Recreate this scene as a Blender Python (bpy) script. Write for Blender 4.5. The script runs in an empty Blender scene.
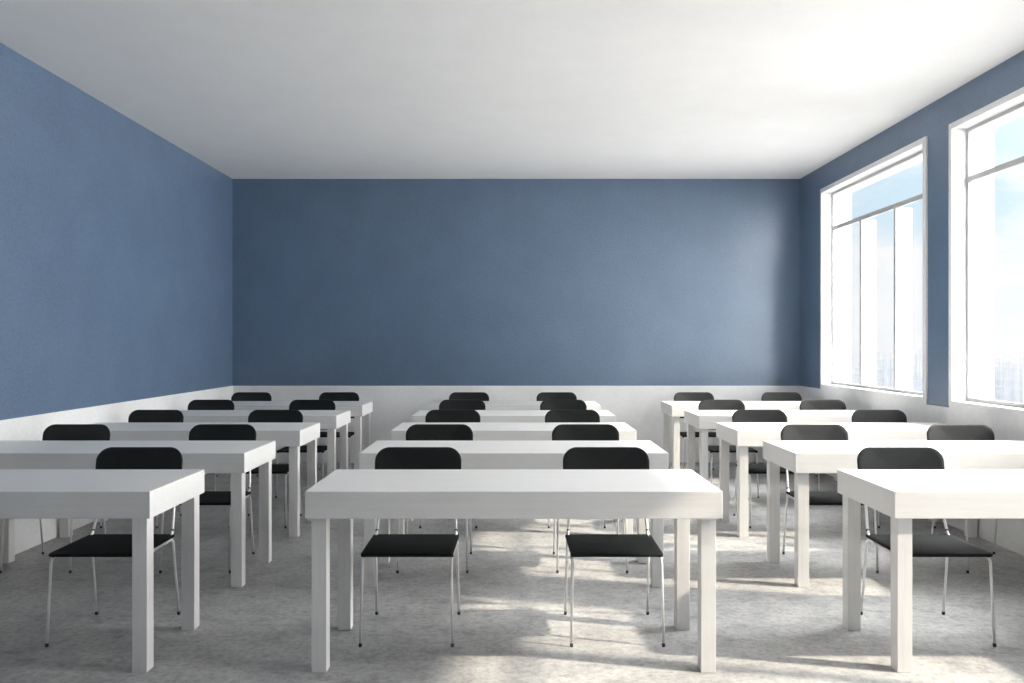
import bpy, bmesh, math, random
from mathutils import Vector

random.seed(7)
C = bpy.context.scene.collection
scn = bpy.context.scene

# ------------------------------------------------------------------ room numbers (metres)
XL, XR = -3.32, 3.385          # side walls
YB, YF = 9.45, -0.6            # back wall, wall behind the viewer
H = 3.35                       # ceiling
WT = 0.31                      # thickness of the window wall
DADO = 0.907                   # top of the white wainscot
PITCH_W = 2.597                # window spacing
CAS0, CAS1 = 6.536, 8.793      # outer edges of the window surround nearest the back wall
CASW = 0.048
SILL, HEAD = 0.955, 3.052
SUN_EL_TAN, SUN_SLANT = 0.75, 0.238

# ------------------------------------------------------------------ materials
def new_mat(name):
    m = bpy.data.materials.new(name); m.use_nodes = True
    nt = m.node_tree
    for n in list(nt.nodes): nt.nodes.remove(n)
    out = nt.nodes.new('ShaderNodeOutputMaterial')
    return m, nt, out

def N(nt, kind, **kw):
    n = nt.nodes.new(kind)
    for k, v in kw.items():
        if k in n.inputs: n.inputs[k].default_value = v
        else: setattr(n, k, v)
    return n

def ramp(nt, fac, stops):
    r = nt.nodes.new('ShaderNodeValToRGB')
    els = r.color_ramp.elements
    while len(els) < len(stops): els.new(0.5)
    for e, (p, c) in zip(els, stops):
        e.position = p; e.color = (c[0], c[1], c[2], 1)
    nt.links.new(fac, r.inputs['Fac'])
    return r.outputs['Color']

def coords(nt, scale):
    tc = nt.nodes.new('ShaderNodeTexCoord')
    mp = nt.nodes.new('ShaderNodeMapping')
    mp.inputs['Scale'].default_value = scale
    nt.links.new(tc.outputs['Object'], mp.inputs['Vector'])
    return mp.outputs['Vector']

def noise(nt, vec, scale, detail=5.0, rough=0.6):
    n = nt.nodes.new('ShaderNodeTexNoise')
    n.inputs['Scale'].default_value = scale
    n.inputs['Detail'].default_value = detail
    n.inputs['Roughness'].default_value = rough
    nt.links.new(vec, n.inputs['Vector'])
    return n.outputs['Fac']

def mixc(nt, fac, a, b, mode='MIX'):
    m = nt.nodes.new('ShaderNodeMix'); m.data_type = 'RGBA'; m.blend_type = mode
    for sock, v in ((m.inputs[0], fac), (m.inputs[6], a), (m.inputs[7], b)):
        if hasattr(v, 'links'): nt.links.new(v, sock)
        else: sock.default_value = v if not isinstance(v, tuple) else (*v[:3], 1)
    return m.outputs[2]

def surface(name, stops, scale=(1, 1, 1), nscale=3.0, rough=0.5, bump=0.0, bscale=60.0, bdist=0.01,
            fine=None, spec=0.5, metallic=0.0, detail=6.0):
    """A surface whose colour wanders between the stops and whose relief follows a fine noise."""
    m, nt, out = new_mat(name)
    b = nt.nodes.new('ShaderNodeBsdfPrincipled')
    nt.links.new(b.outputs[0], out.inputs['Surface'])
    v = coords(nt, scale)
    col = ramp(nt, noise(nt, v, nscale, detail), stops)
    if fine:
        fs, lo, hi = fine
        f = ramp(nt, noise(nt, v, fs, 3.0), [(0.3, (lo,)*3), (0.7, (hi,)*3)])
        col = mixc(nt, 1.0, col, f, 'MULTIPLY')
    nt.links.new(col, b.inputs['Base Color'])
    b.inputs['Roughness'].default_value = rough
    b.inputs['Metallic'].default_value = metallic
    b.inputs['Specular IOR Level'].default_value = spec
    if bump:
        bp = nt.nodes.new('ShaderNodeBump')
        bp.inputs['Strength'].default_value = bump
        bp.inputs['Distance'].default_value = bdist
        nt.links.new(noise(nt, v, bscale, 4.0), bp.inputs['Height'])
        nt.links.new(bp.outputs[0], b.inputs['Normal'])
    return m

M = {}
M['blue'] = surface('blue plaster', [(0.30, (0.093, 0.149, 0.240)), (0.5, (0.104, 0.164, 0.262)), (0.70, (0.115, 0.181, 0.284))],
                    nscale=2.2, rough=0.43, bump=0.28, bscale=30, bdist=0.006, fine=(60, 0.82, 1.14), spec=1.0)
M['dado'] = surface('white plaster', [(0.30, (0.80, 0.80, 0.80)), (0.5, (0.85, 0.85, 0.845)), (0.70, (0.885, 0.885, 0.88))],
                    nscale=2.5, rough=0.6, bump=0.25, bscale=14, bdist=0.008, fine=(50, 0.95, 1.03), spec=0.35)
M['ceiling'] = surface('ceiling paint', [(0.3, (0.84, 0.84, 0.84)), (0.7, (0.87, 0.87, 0.87))],
                       nscale=3, rough=0.8, bump=0.2, bscale=40, bdist=0.004, spec=0.2)
M['white'] = surface('white joinery paint', [(0.3, (0.84, 0.84, 0.84)), (0.7, (0.87, 0.87, 0.87))], nscale=4, rough=0.45, spec=0.4)
M['sash'] = surface('grey window metal', [(0.3, (0.48, 0.482, 0.485)), (0.7, (0.52, 0.522, 0.525))], nscale=5, rough=0.45, spec=0.4)
M['top'] = surface('pale limed wood along the top', [(0.32, (0.775, 0.766, 0.75)), (0.5, (0.80, 0.792, 0.778)), (0.68, (0.82, 0.813, 0.802))],
                   scale=(1.2, 22, 22), nscale=2.0, rough=0.42, bump=0.06, bscale=5, bdist=0.002, fine=(14, 0.975, 1.02), spec=0.45)
M['leg'] = surface('pale limed wood along the leg', [(0.32, (0.75, 0.741, 0.725)), (0.5, (0.785, 0.776, 0.76)), (0.68, (0.81, 0.803, 0.79))],
                   scale=(26, 26, 1.2), nscale=2.0, rough=0.45, bump=0.06, bscale=5, bdist=0.002, fine=(14, 0.97, 1.02), spec=0.45)
M['shell'] = surface('black lacquered shell', [(0.3, (0.006, 0.0075, 0.0075)), (0.7, (0.008, 0.0095, 0.0095))],
                     nscale=9, rough=0.5, bump=0.05, bscale=300, bdist=0.001, spec=0.4)
M['seat'] = surface('black seat covering', [(0.3, (0.0065, 0.0085, 0.009)), (0.7, (0.009, 0.0115, 0.012))],
                    nscale=9, rough=0.7, bump=0.05, bscale=300, bdist=0.001, spec=0.15)
M['chrome'] = surface('brushed chrome', [(0.3, (0.80, 0.80, 0.80)), (0.7, (0.86, 0.86, 0.86))], nscale=20, rough=0.32, metallic=0.35)
M['rubber'] = surface('dark rubber', [(0.3, (0.03, 0.03, 0.03)), (0.7, (0.05, 0.05, 0.05))], nscale=30, rough=0.7)

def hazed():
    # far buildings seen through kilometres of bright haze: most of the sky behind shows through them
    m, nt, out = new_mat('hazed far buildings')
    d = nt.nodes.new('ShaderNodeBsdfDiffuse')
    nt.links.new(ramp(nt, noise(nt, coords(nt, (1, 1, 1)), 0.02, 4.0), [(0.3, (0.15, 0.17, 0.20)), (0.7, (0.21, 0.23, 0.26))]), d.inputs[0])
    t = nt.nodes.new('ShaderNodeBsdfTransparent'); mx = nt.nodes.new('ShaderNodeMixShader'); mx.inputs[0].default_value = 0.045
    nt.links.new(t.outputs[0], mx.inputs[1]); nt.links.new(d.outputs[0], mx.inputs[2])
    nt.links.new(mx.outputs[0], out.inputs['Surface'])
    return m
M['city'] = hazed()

def concrete():
    m, nt, out = new_mat('polished concrete')
    b = nt.nodes.new('ShaderNodeBsdfPrincipled')
    nt.links.new(b.outputs[0], out.inputs['Surface'])
    v = coords(nt, (1, 1, 1))
    big = noise(nt, v, 0.9, 6.0, 0.62)
    mid = noise(nt, v, 6.5, 10.0, 0.74)
    fin = noise(nt, v, 30.0, 8.0, 0.80)
    c = ramp(nt, big, [(0.32, (0.29, 0.29, 0.29)), (0.5, (0.37, 0.369, 0.367)), (0.68, (0.45, 0.448, 0.442))])
    c2 = ramp(nt, mid, [(0.36, (0.74, 0.74, 0.745)), (0.47, (0.98, 0.98, 0.98)), (0.64, (1.15, 1.15, 1.145))])
    c3 = ramp(nt, fin, [(0.35, (0.62, 0.62, 0.62)), (0.50, (1.0, 1.0, 1.0)), (0.66, (1.22, 1.22, 1.22))])
    col = mixc(nt, 1.0, mixc(nt, 1.0, c, c2, 'MULTIPLY'), c3, 'MULTIPLY')
    # sparse darker pits and smears
    pit = noise(nt, coords(nt, (1.0, 2.2, 1)), 3.4, 9.0, 0.75)
    pm = ramp(nt, pit, [(0.56, (1, 1, 1)), (0.66, (0.72, 0.71, 0.70))])
    col = mixc(nt, 1.0, col, pm, 'MULTIPLY')
    nt.links.new(col, b.inputs['Base Color'])
    r = nt.nodes.new('ShaderNodeMapRange')
    r.inputs['To Min'].default_value = 0.40; r.inputs['To Max'].default_value = 0.62
    nt.links.new(mid, r.inputs['Value'])
    nt.links.new(r.outputs[0], b.inputs['Roughness'])
    b.inputs['Specular IOR Level'].default_value = 0.4
    bp = nt.nodes.new('ShaderNodeBump')
    bp.inputs['Strength'].default_value = 0.18; bp.inputs['Distance'].default_value = 0.006
    nt.links.new(mid, bp.inputs['Height'])
    nt.links.new(bp.outputs[0], b.inputs['Normal'])
    return m
M['floor'] = concrete()

def glass():
    m, nt, out = new_mat('clear window glass')
    tr = N(nt, 'ShaderNodeBsdfTransparent'); tr.inputs[0].default_value = (0.985, 0.995, 1.0, 1)
    gl = N(nt, 'ShaderNodeBsdfGlossy'); gl.inputs['Roughness'].default_value = 0.02
    fr = N(nt, 'ShaderNodeFresnel')
    # the sheet has no thickness, so both of its faces must answer like the outside of glass
    ge = N(nt, 'ShaderNodeNewGeometry'); mr = N(nt, 'ShaderNodeMapRange')
    mr.inputs['To Min'].default_value = 1.25; mr.inputs['To Max'].default_value = 0.8
    nt.links.new(ge.outputs['Backfacing'], mr.inputs['Value']); nt.links.new(mr.outputs[0], fr.inputs['IOR'])
    mx = nt.nodes.new('ShaderNodeMixShader')
    nt.links.new(fr.outputs[0], mx.inputs[0])
    nt.links.new(tr.outputs[0], mx.inputs[1]); nt.links.new(gl.outputs[0], mx.inputs[2])
    nt.links.new(mx.outputs[0], out.inputs['Surface'])
    return m
M['glass'] = glass()

# ------------------------------------------------------------------ mesh helpers
def add_box(bm, x0, x1, y0, y1, z0, z1):
    vs = [bm.verts.new(p) for p in ((x0,y0,z0),(x1,y0,z0),(x1,y1,z0),(x0,y1,z0),(x0,y0,z1),(x1,y0,z1),(x1,y1,z1),(x0,y1,z1))]
    for f in ((3,2,1,0),(4,5,6,7),(0,1,5,4),(1,2,6,5),(2,3,7,6),(3,0,4,7)):
        bm.faces.new([vs[i] for i in f])

def add_tube(bm, pts, radius, seg=12):
    """A round tube along a list of points, capped at both ends."""
    pts = [Vector(p) for p in pts]
    rad = radius if isinstance(radius, (list, tuple)) else [radius]*len(pts)
    rings, ref = [], None
    for i, p in enumerate(pts):
        t = (pts[min(i+1, len(pts)-1)] - pts[max(i-1, 0)]).normalized()
        if ref is None:
            ref = t.orthogonal().normalized()
        ref = (ref - t*ref.dot(t)).normalized()
        u = t.cross(ref)
        rings.append([bm.verts.new(p + (ref*math.cos(2*math.pi*k/seg) + u*math.sin(2*math.pi*k/seg))*rad[i]) for k in range(seg)])
    for a, b in zip(rings, rings[1:]):
        for k in range(seg):
            f = bm.faces.new((a[k], a[(k+1) % seg], b[(k+1) % seg], b[k])); f.smooth = True
    bm.faces.new(list(reversed(rings[0]))); bm.faces.new(rings[-1])

def arc(a, corner, b, r, n=7):
    """Points from a to b through a corner rounded with radius r."""
    a, c, b = Vector(a), Vector(corner), Vector(b)
    d1, d2 = (a-c).normalized(), (b-c).normalized()
    half = d1.angle(d2)/2
    t = r/math.tan(half)
    p0, p1 = c + d1*t, c + d2*t
    cen = c + (d1+d2).normalized()*(r/math.sin(half))
    out = []
    for i in range(n+1):
        s = i/n
        v = (p0-cen).lerp(p1-cen, s)
        out.append(cen + v.normalized()*r)
    return out

def outline(w_bot, w_top, h, r_bot, r_top, n=8):
    """Rounded trapezoid, counter-clockwise from bottom left; x across, y up."""
    cs = [((-w_bot, 0), r_bot), ((w_bot, 0), r_bot), ((w_top, h), r_top), ((-w_top, h), r_top)]
    pts = []
    for i, (c, r) in enumerate(cs):
        a = cs[i-1][0]; b = cs[(i+1) % 4][0]
        pts += [(p.x, p.y) for p in arc((a[0], a[1], 0), (c[0], c[1], 0), (b[0], b[1], 0), r, n)]
    return pts

def add_plate(bm, pts, thick, place, centre, lip=0.004, rings=(0.0, 0.25, 0.5, 0.75, 0.9)):
    """A curved sheet with rounded rim: the 2D outline mapped into space by place(u, v, n)."""
    cx, cy = centre
    n = len(pts)
    def ring(s, off, inset=0.0):
        vs = []
        for (x, y) in pts:
            dx, dy = x-cx, y-cy
            L = math.hypot(dx, dy)
            k = s*(1 - inset/L)
            vs.append(bm.verts.new(place(cx+dx*k, cy+dy*k, off)))
        return vs
    h = thick/2
    def side(sign):
        cv = bm.verts.new(place(cx, cy, sign*h))
        rs = [ring(s, sign*h) for s in rings[1:]] + [ring(1, sign*h, lip), ring(1, sign*h*0.72, lip*0.35)]
        return cv, rs
    ct, top = side(1); cb, bot = side(-1)
    rim = ring(1, 0)
    def bridge(a, b):
        for k in range(n):
            f = bm.faces.new((a[k], a[(k+1) % n], b[(k+1) % n], b[k])); f.smooth = True
    for cv, rs, flip in ((ct, top, 0), (cb, bot, 1)):
        for k in range(n):
            f = bm.faces.new((cv, rs[0][k], rs[0][(k+1) % n])); f.smooth = True
        for a, b in zip(rs, rs[1:]): bridge(a, b)
        bridge(rs[-1], rim)

def obj(name, bm, mat, parent=None, bevel=0.0, seg=2, loc=None):
    bmesh.ops.recalc_face_normals(bm, faces=bm.faces[:])
    me = bpy.data.meshes.new(name)
    bm.to_mesh(me); bm.free()
    me.materials.append(mat)
    o = bpy.data.objects.new(name, me); C.objects.link(o)
    if loc: o.location = loc
    if parent: o.parent = parent
    if bevel:
        b = o.modifiers.new('soft edge', 'BEVEL'); b.width = bevel; b.segments = seg; b.limit_method = 'ANGLE'
        b.harden_normals = False
    return o

def boxes(name, mat, lst, parent=None, bevel=0.0):
    bm = bmesh.new()
    for b in lst: add_box(bm, *b)
    return obj(name, bm, mat, parent, bevel)

def thing(name, label, cat, loc, group=None, kind=None):
    o = bpy.data.objects.new(name, None); C.objects.link(o)
    o.empty_display_size = 0.2
    o.location = loc; o['label'] = label; o['category'] = cat
    if group: o['group'] = group
    if kind: o['kind'] = kind
    return o

def structure(o, label, cat):
    o['kind'] = 'structure'; o['label'] = label; o['category'] = cat
    return o

def dup(root, loc, label):
    """A copy of a thing with its parts and their sub-parts."""
    r = root.copy(); C.objects.link(r); r.location = loc; r['label'] = label
    for ch in list(root.children):
        c = ch.copy(); C.objects.link(c); c.parent = r
        for g in list(ch.children):
            d = g.copy(); C.objects.link(d); d.parent = c
    return r

# ------------------------------------------------------------------ the room
structure(boxes('floor', M['floor'], [(XL-0.3, XR+WT, YF-0.3, YB+0.3, -0.2, 0)]), 'mottled grey polished concrete floor', 'floor')
structure(boxes('ceiling', M['ceiling'], [(XL-0.3, XR+WT, YF-0.3, YB+0.3, H, H+0.25)]), 'plain white painted ceiling', 'ceiling')
structure(boxes('wall_left', M['blue'], [(XL-0.3, XL, YF-0.3, YB+0.3, 0, H)]), 'blue textured plaster wall without windows', 'wall')
structure(boxes('wall_back', M['blue'], [(XL, XR+WT, YB, YB+0.3, 0, H)]), 'blue textured plaster wall behind the last row of desks', 'wall')
structure(boxes('wall_front', M['blue'], [(XL, XR+WT, YF-0.3, YF, 0, H)]), 'blue textured plaster wall behind the viewer', 'wall')

wins = [(CAS0 - k*PITCH_W, CAS1 - k*PITCH_W) for k in range(3)]        # far to near
OP = CASW - 0.012                                                       # masonry opening lies just outside the lining
cuts, rb = [], []
y_hi = YB
for (a, b) in wins:
    rb.append((XR, XR+WT, b-OP, y_hi, 0, H))
    rb.append((XR, XR+WT, a+OP, b-OP, 0, SILL-0.012))
    rb.append((XR, XR+WT, a+OP, b-OP, HEAD+0.012, H))
    y_hi = a+OP
rb.append((XR, XR+WT, YF, y_hi, 0, H))
structure(boxes('wall_right', M['blue'], rb), 'blue textured plaster wall with tall windows', 'wall')

P = 0.012
structure(boxes('trim_1', M['dado'], [(XL, XL+P, YF, YB, 0, DADO)], bevel=0.003), 'white plaster wainscot along the windowless wall', 'wainscot')
structure(boxes('trim_2', M['dado'], [(XL+P, XR-P, YB-P, YB, 0, DADO)], bevel=0.003), 'white plaster wainscot along the back wall', 'wainscot')
wl, y_hi = [], YB
for (a, b) in wins:
    wl.append((XR-P, XR, b, y_hi, 0, DADO)); wl.append((XR-P, XR, a, b, 0, SILL-0.014)); y_hi = a
wl.append((XR-P, XR, YF, y_hi, 0, DADO))
structure(boxes('trim_3', M['dado'], wl), 'white plaster wainscot under the windows', 'wainscot')

# ------------------------------------------------------------------ windows
FX0, FX1 = XR+0.095, XR+0.125                                           # plane of the sashes
TR0, TR1 = 2.640, 2.682                                                 # transom bar
def make_window(num, a, b, label):
    w = bpy.data.objects.new('window_%d' % num, None); C.objects.link(w)
    w.location = (XR, (a+b)/2, SILL)
    structure(w, label, 'window')
    ox, oy, oz = w.location
    def pb(name, mat, lst, bevel=0.0, parent=None):
        return boxes(name, mat, [(x0-ox, x1-ox, y0-oy, y1-oy, z0-oz, z1-oz) for (x0,x1,y0,y1,z0,z1) in lst], parent or w, bevel)
    i0, i1 = a+CASW, b-CASW
    pb('casing', M['white'], [(XR-0.016, XR, a, i0-0.012, SILL-0.03, HEAD+CASW), (XR-0.016, XR, i1+0.012, b, SILL-0.03, HEAD+CASW),
                             (XR-0.016, XR, i0-0.012, i1+0.012, HEAD+0.012, HEAD+CASW)], 0.0015)
    pb('reveal', M['white'], [(XR-0.019, XR+WT, i0-0.0118, i0, SILL-0.012, HEAD), (XR-0.019, XR+WT, i1, i1+0.0118, SILL-0.012, HEAD),
                              (XR-0.019, XR+WT, i0-0.0118, i1+0.0118, HEAD, HEAD+0.0118)])
    pb('sill', M['white'], [(XR-0.020, XR+WT+0.02, i0, i1, SILL-0.012, SILL+0.008)], 0.003)
    m1 = i1 - (i1-i0)/3; m2 = i0 + (i1-i0)/3
    e = 0.028; z0 = SILL+0.008
    fr = pb('window_frame', M['sash'], [(FX0, FX1, i0, i0+e, z0, HEAD), (FX0, FX1, i1-e, i1, z0, HEAD),
                                        (FX0, FX1, i0+e, i1-e, HEAD-e, HEAD), (FX0, FX1, i0+e, i1-e, z0, z0+e),
                                        (FX0, FX1, i0+e, i1-e, TR0, TR1),
                                        (FX0, FX1, m1-0.019, m1+0.019, z0+e, TR0), (FX0, FX1, m2-0.019, m2+0.019, z0+e, TR0)])
    for m in (m1, m2):
        pb('fin', M['white'], [(FX1, XR+0.245, m-0.016, m+0.016, z0, TR0)], 0, )
    gx0, gx1 = FX0+0.012, FX0+0.018
    for (g0, g1, h0, h1) in ((i0+e, m2-0.019, z0+e, TR0), (m2+0.019, m1-0.019, z0+e, TR0), (m1+0.019, i1-e, z0+e, TR0), (i0+e, i1-e, TR1, HEAD-e)):
        gm = bmesh.new()                                                # one sheet of glass; thickness would double the reflections
        vs = [gm.verts.new((gx0-ox, y-oy, z-oz)) for (y, z) in ((g0, h0), (g1, h0), (g1, h1), (g0, h1))]
        gm.faces.new(vs)
        obj('pane', gm, M['glass'], w)
    return w
wl_ = ['white framed window nearest the back wall', 'white framed window second from the back wall, cut by the picture edge',
       'white framed window third from the back wall', 'white framed window fourth from the back wall']
for k, (a, b) in enumerate(wins): make_window(k+1, a, b, wl_[k])

# ------------------------------------------------------------------ desks
TW, TD, TT, TH = 1.769, 0.60, 0.1155, 0.776
LG, IN = 0.064, 0.023
def make_desk(label, loc):
    t = thing('desk', label, 'desk', loc, 'white desks in three columns')
    bm = bmesh.new(); add_box(bm, -TW/2, TW/2, 0, TD, TH-TT, TH)
    obj('desktop', bm, M['top'], t, 0.0025)
    for sx in (-1, 1):
        for y0 in (IN, TD-0.007-LG):
            bm = bmesh.new()
            x0 = -TW/2+IN if sx < 0 else TW/2-IN-LG
            add_box(bm, x0, x0+LG, y0, y0+LG, 0, TH-TT)
            obj('leg', bm, M['leg'], t, 0.002)
    return t

# ------------------------------------------------------------------ chairs (origin on the floor, mid way between the front feet)
SW, SD, SZ = 0.2155, 0.385, 0.430
def make_chair(label, loc):
    t = thing('classroom_chair', label, 'chair', loc, 'black chairs with chrome legs')
    # seat: dished a little, rolled down at the front
    def place(u, v, n):
        s = v/SD
        z = SZ + 0.001 - 0.003*max(0.0, (0.22-s)/0.22)**2 - 0.006*math.sin(math.pi*min(1, max(0, s)))*(1-(u/SW)**2)
        z -= 0.003*(1-(u/SW)**2)*max(0.0, (0.12-s)/0.12)
        return Vector((u, v-0.012, z - 0.008 + n))
    bm = bmesh.new()
    add_plate(bm, outline(SW, SW+0.004, SD, 0.020, 0.014, 7), 0.013, place, (0, SD/2), 0.005)
    obj('seat', bm, M['seat'], t)
    # backrest: rounded trapezoid, leaning back and gently wrapped
    BZ0, BH = 0.575, 0.290
    lean = math.radians(9.5)
    def placeb(u, v, n):
        curve = 0.022*(u/0.223)**2
        y = 0.432 + v*math.sin(lean) - curve
        return Vector((u, y + n*math.cos(lean), BZ0 + v*math.cos(lean) - n*math.sin(lean)))
    bm = bmesh.new()
    add_plate(bm, outline(0.222, 0.2265, BH, 0.030, 0.072, 9), 0.012, placeb, (0, BH/2), 0.004)
    obj('backrest', bm, M['shell'], t)
    R = 0.0066
    for s in (-1, 1):
        xs = s*0.207; zr = SZ-0.026
        # front leg: up, round the corner, ending in the rail under the seat
        foot = (s*0.2128, -0.014, 0.012); corner = (xs, 0.010, zr)
        bm = bmesh.new()
        add_tube(bm, [foot] + arc(foot, corner, (xs, 0.2, zr), 0.030, 7) + [(xs, 0.075, zr)], R)
        g = obj('leg', bm, M['chrome'], t)
        bm = bmesh.new(); add_tube(bm, [(s*0.2128, -0.0142, 0), (s*0.2128, -0.0142, 0.004), (s*0.2128, -0.014, 0.014), (s*0.2127, -0.0138, 0.017)], [0.0068, 0.0078, 0.0078, 0.0070])
        c = obj('foot_cap', bm, M['rubber'], g); c['label'] = 'dark rubber foot cap'
        bm = bmesh.new(); add_tube(bm, [(xs, 0.020, zr+0.003), (xs, 0.034, zr+0.006), (xs, 0.034, zr+0.016)], 0.008, 8)
        c = obj('seat_pad', bm, M['rubber'], g); c['label'] = 'dark rubber pad under the seat'
        # rear leg, splayed backwards
        foot = (s*0.2125, 0.426, 0.012); corner = (s*0.207, 0.368, zr+0.004)
        bm = bmesh.new()
        add_tube(bm, [foot] + arc(foot, corner, (xs, 0.2, zr), 0.034, 7) + [(xs, 0.30, zr+0.001)], R)
        g = obj('leg', bm, M['chrome'], t)
        bm = bmesh.new(); add_tube(bm, [(s*0.2125, 0.4262, 0), (s*0.2125, 0.4262, 0.004), (s*0.2125, 0.4255, 0.014), (s*0.2124, 0.425, 0.017)], [0.0068, 0.0078, 0.0078, 0.0070])
        c = obj('foot_cap', bm, M['rubber'], g); c['label'] = 'dark rubber foot cap'
        # rail along the seat edge
        bm = bmesh.new(); add_tube(bm, [(xs, 0.075, zr), (xs, 0.2, zr), (xs, 0.30, zr+0.001)], R)
        obj('seat_rail', bm, M['chrome'], t)
        # upright carrying the backrest
        a, k, e = (s*0.203, 0.335, zr+0.002), (s*0.203, 0.372, SZ+0.008), (s*0.186, 0.450, 0.680)
        bm = bmesh.new()
        add_tube(bm, [a] + arc(a, k, e, 0.06, 6) + [(s*0.190, 0.432, 0.61), e], R)
        u = obj('back_upright', bm, M['chrome'], t)
        bm = bmesh.new(); add_tube(bm, [(s*0.203, 0.374, SZ+0.012), (s*0.2022, 0.377, SZ+0.024)], 0.0076, 10)
        c = obj('joint_collar', bm, M['rubber'], u); c['label'] = 'dark collar on the upright'
    # cross bar under the seat
    bm = bmesh.new(); add_tube(bm, [(-0.207, 0.30, SZ-0.025), (0, 0.30, SZ-0.025), (0.207, 0.30, SZ-0.025)], 0.005, 8)
    obj('cross_bar', bm, M['chrome'], t)
    return t

ROW0, DROW = 3.384, 1.19
colX = {'left': -1.538-TW/2, 'middle': 0.001, 'right': 1.612+TW/2}
ordn = ['front', 'second', 'third', 'fourth', 'fifth']
where = {'left': 'column along the windowless wall', 'middle': 'middle column', 'right': 'column beside the windows'}
short = {'left': 'windowless-wall column', 'middle': 'middle column', 'right': 'window column'}
seat_side = {'left': ('wall-side', 'aisle-side'), 'middle': ('left-hand', 'right-hand'), 'right': ('aisle-side', 'window-side')}
desk0 = chair0 = None
for cname in ('left', 'middle', 'right'):
    for r in range(5):
        x, y = colX[cname], ROW0 + r*DROW
        rowtxt = ('frontmost', 'second from the front', 'third from the front', 'second from the back', 'rearmost')[r]
        lab = 'white thick-topped desk, %s in the %s' % (rowtxt, where[cname])
        if desk0 is None: desk0 = make_desk(lab, (x, y, 0))
        else: dup(desk0, (x, y, 0), lab)
        for q, off in enumerate((-0.4885, 0.4885)):
            lab = 'black chrome-legged chair, %s place at the desk %s, %s' % (seat_side[cname][q], rowtxt, short[cname])
            loc = (x + off - 0.008 + {'left': -0.003, 'middle': 0, 'right': 0.012}[cname], y + 0.330, 0)
            if chair0 is None: chair0 = make_chair(lab, loc)
            else: dup(chair0, loc, lab)

# ------------------------------------------------------------------ outside: pale city far below
bm = bmesh.new()
for k in range(1100):
    d = 2200*math.exp(random.random()*1.6)
    az = math.radians(random.uniform(8, 80))
    x, y = d*math.sin(az), d*math.cos(az)
    w, l = random.uniform(14, 45), random.uniform(14, 45)
    top = -150 + random.choice((0, 10, 20, 30, 45, 60, 85)) * random.uniform(0.7, 1.2)
    add_box(bm, x-w/2, x+w/2, y-l/2, y+l/2, -1200, top)
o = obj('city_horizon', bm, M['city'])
o['kind'] = 'stuff'; o['label'] = 'faint pale city buildings far beyond the windows'; o['category'] = 'city'

# ------------------------------------------------------------------ sun and sky
sun_to = Vector((1.0, -SUN_SLANT, SUN_EL_TAN*math.hypot(1, SUN_SLANT))).normalized()
L = bpy.data.lights.new('sun', 'SUN'); L.energy = 7.0; L.angle = math.radians(1.6); L.color = (1.0, 0.89, 0.73)
so = bpy.data.objects.new('sun', L); C.objects.link(so)
so.rotation_euler = sun_to.to_track_quat('Z', 'Y').to_euler()
so.location = sun_to*30

w = bpy.data.worlds.new('sky'); scn.world = w; w.use_nodes = True
nt = w.node_tree
for n in list(nt.nodes): nt.nodes.remove(n)
out = nt.nodes.new('ShaderNodeOutputWorld')
bg = nt.nodes.new('ShaderNodeBackground')
nt.links.new(bg.outputs[0], out.inputs['Surface'])
tc = nt.nodes.new('ShaderNodeTexCoord')
dirv = tc.outputs['Generated']
sep = nt.nodes.new('ShaderNodeSeparateXYZ'); nt.links.new(dirv, sep.inputs[0])
sky = ramp(nt, sep.outputs['Z'], [(0.0, (0.83, 0.86, 0.89)), (0.07, (0.82, 0.87, 0.90)), (0.15, (0.62, 0.78, 0.88)), (0.6, (0.40, 0.66, 0.93))])
mp = nt.nodes.new('ShaderNodeMapping'); mp.inputs['Scale'].default_value = (1, 1, 2.4); nt.links.new(dirv, mp.inputs['Vector'])
cn = noise(nt, mp.outputs[0], 5.5, 7.0, 0.55)
cm = nt.nodes.new('ShaderNodeMapRange'); cm.inputs['From Min'].default_value = 0.44; cm.inputs['From Max'].default_value = 0.60
nt.links.new(cn, cm.inputs['Value'])
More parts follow.
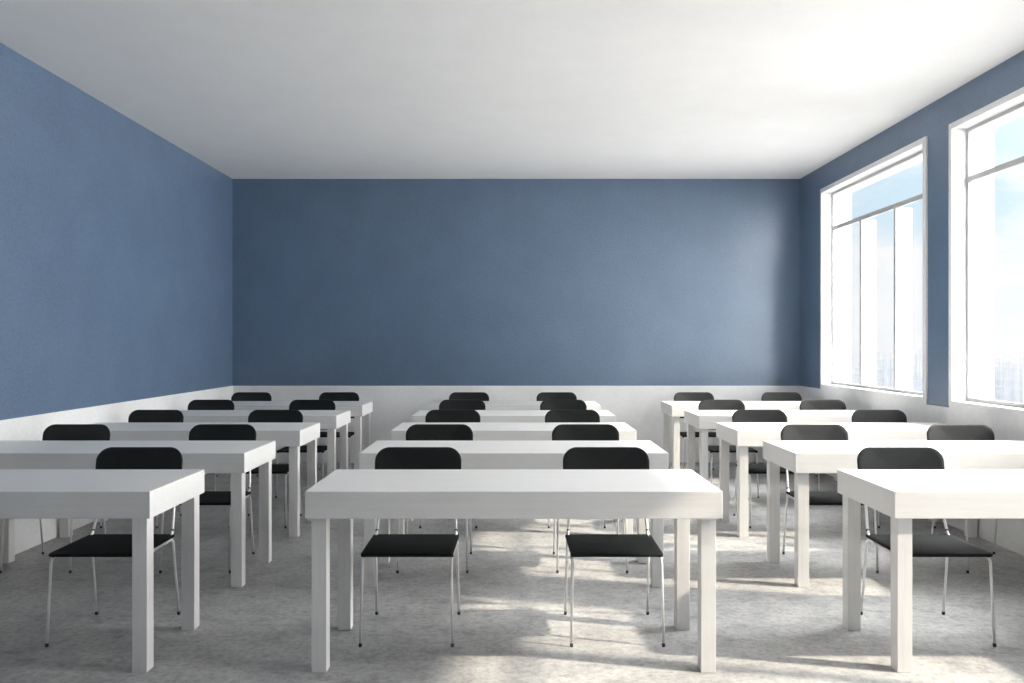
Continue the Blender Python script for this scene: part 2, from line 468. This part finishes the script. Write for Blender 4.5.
sky = mixc(nt, cm.outputs[0], sky, (0.91, 0.915, 0.92))
# bright sky lobes added out of view to light desks, ceiling and back wall
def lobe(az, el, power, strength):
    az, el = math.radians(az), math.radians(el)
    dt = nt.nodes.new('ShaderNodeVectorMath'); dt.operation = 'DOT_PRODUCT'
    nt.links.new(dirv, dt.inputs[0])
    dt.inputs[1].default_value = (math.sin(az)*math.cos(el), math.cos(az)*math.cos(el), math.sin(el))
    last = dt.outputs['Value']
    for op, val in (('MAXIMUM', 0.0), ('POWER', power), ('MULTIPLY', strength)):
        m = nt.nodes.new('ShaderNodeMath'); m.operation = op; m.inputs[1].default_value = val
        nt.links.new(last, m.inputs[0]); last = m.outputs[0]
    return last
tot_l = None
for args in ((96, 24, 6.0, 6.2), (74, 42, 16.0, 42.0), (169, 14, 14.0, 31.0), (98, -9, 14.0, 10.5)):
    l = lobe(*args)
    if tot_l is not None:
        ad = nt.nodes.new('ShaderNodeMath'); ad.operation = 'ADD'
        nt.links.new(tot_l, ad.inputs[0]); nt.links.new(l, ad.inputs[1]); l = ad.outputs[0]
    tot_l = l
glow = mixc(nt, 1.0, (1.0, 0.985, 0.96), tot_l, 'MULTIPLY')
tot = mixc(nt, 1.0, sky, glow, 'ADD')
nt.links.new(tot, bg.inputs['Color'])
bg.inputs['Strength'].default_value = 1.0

# ------------------------------------------------------------------ camera and view
cam = bpy.data.cameras.new('camera'); co = bpy.data.objects.new('camera', cam); C.objects.link(co)
co.location = (0, 0, 1.4); co.rotation_euler = (math.pi/2, 0, 0)
cam.sensor_width = 36; cam.lens = 800/1024*36
cam.shift_x = -1.5/1024; cam.shift_y = 2.5/1024
cam.clip_end = 20000
scn.camera = co
vs = scn.view_settings
vs.view_transform = 'Standard'; vs.look = 'None'; vs.gamma = 1; vs.use_curve_mapping = False
vs.exposure = 0.16
cy = scn.cycles
cy.use_denoising = True
cy.max_bounces = 14; cy.diffuse_bounces = 4; cy.glossy_bounces = 5; cy.transparent_max_bounces = 96
cy.sample_clamp_indirect = 10
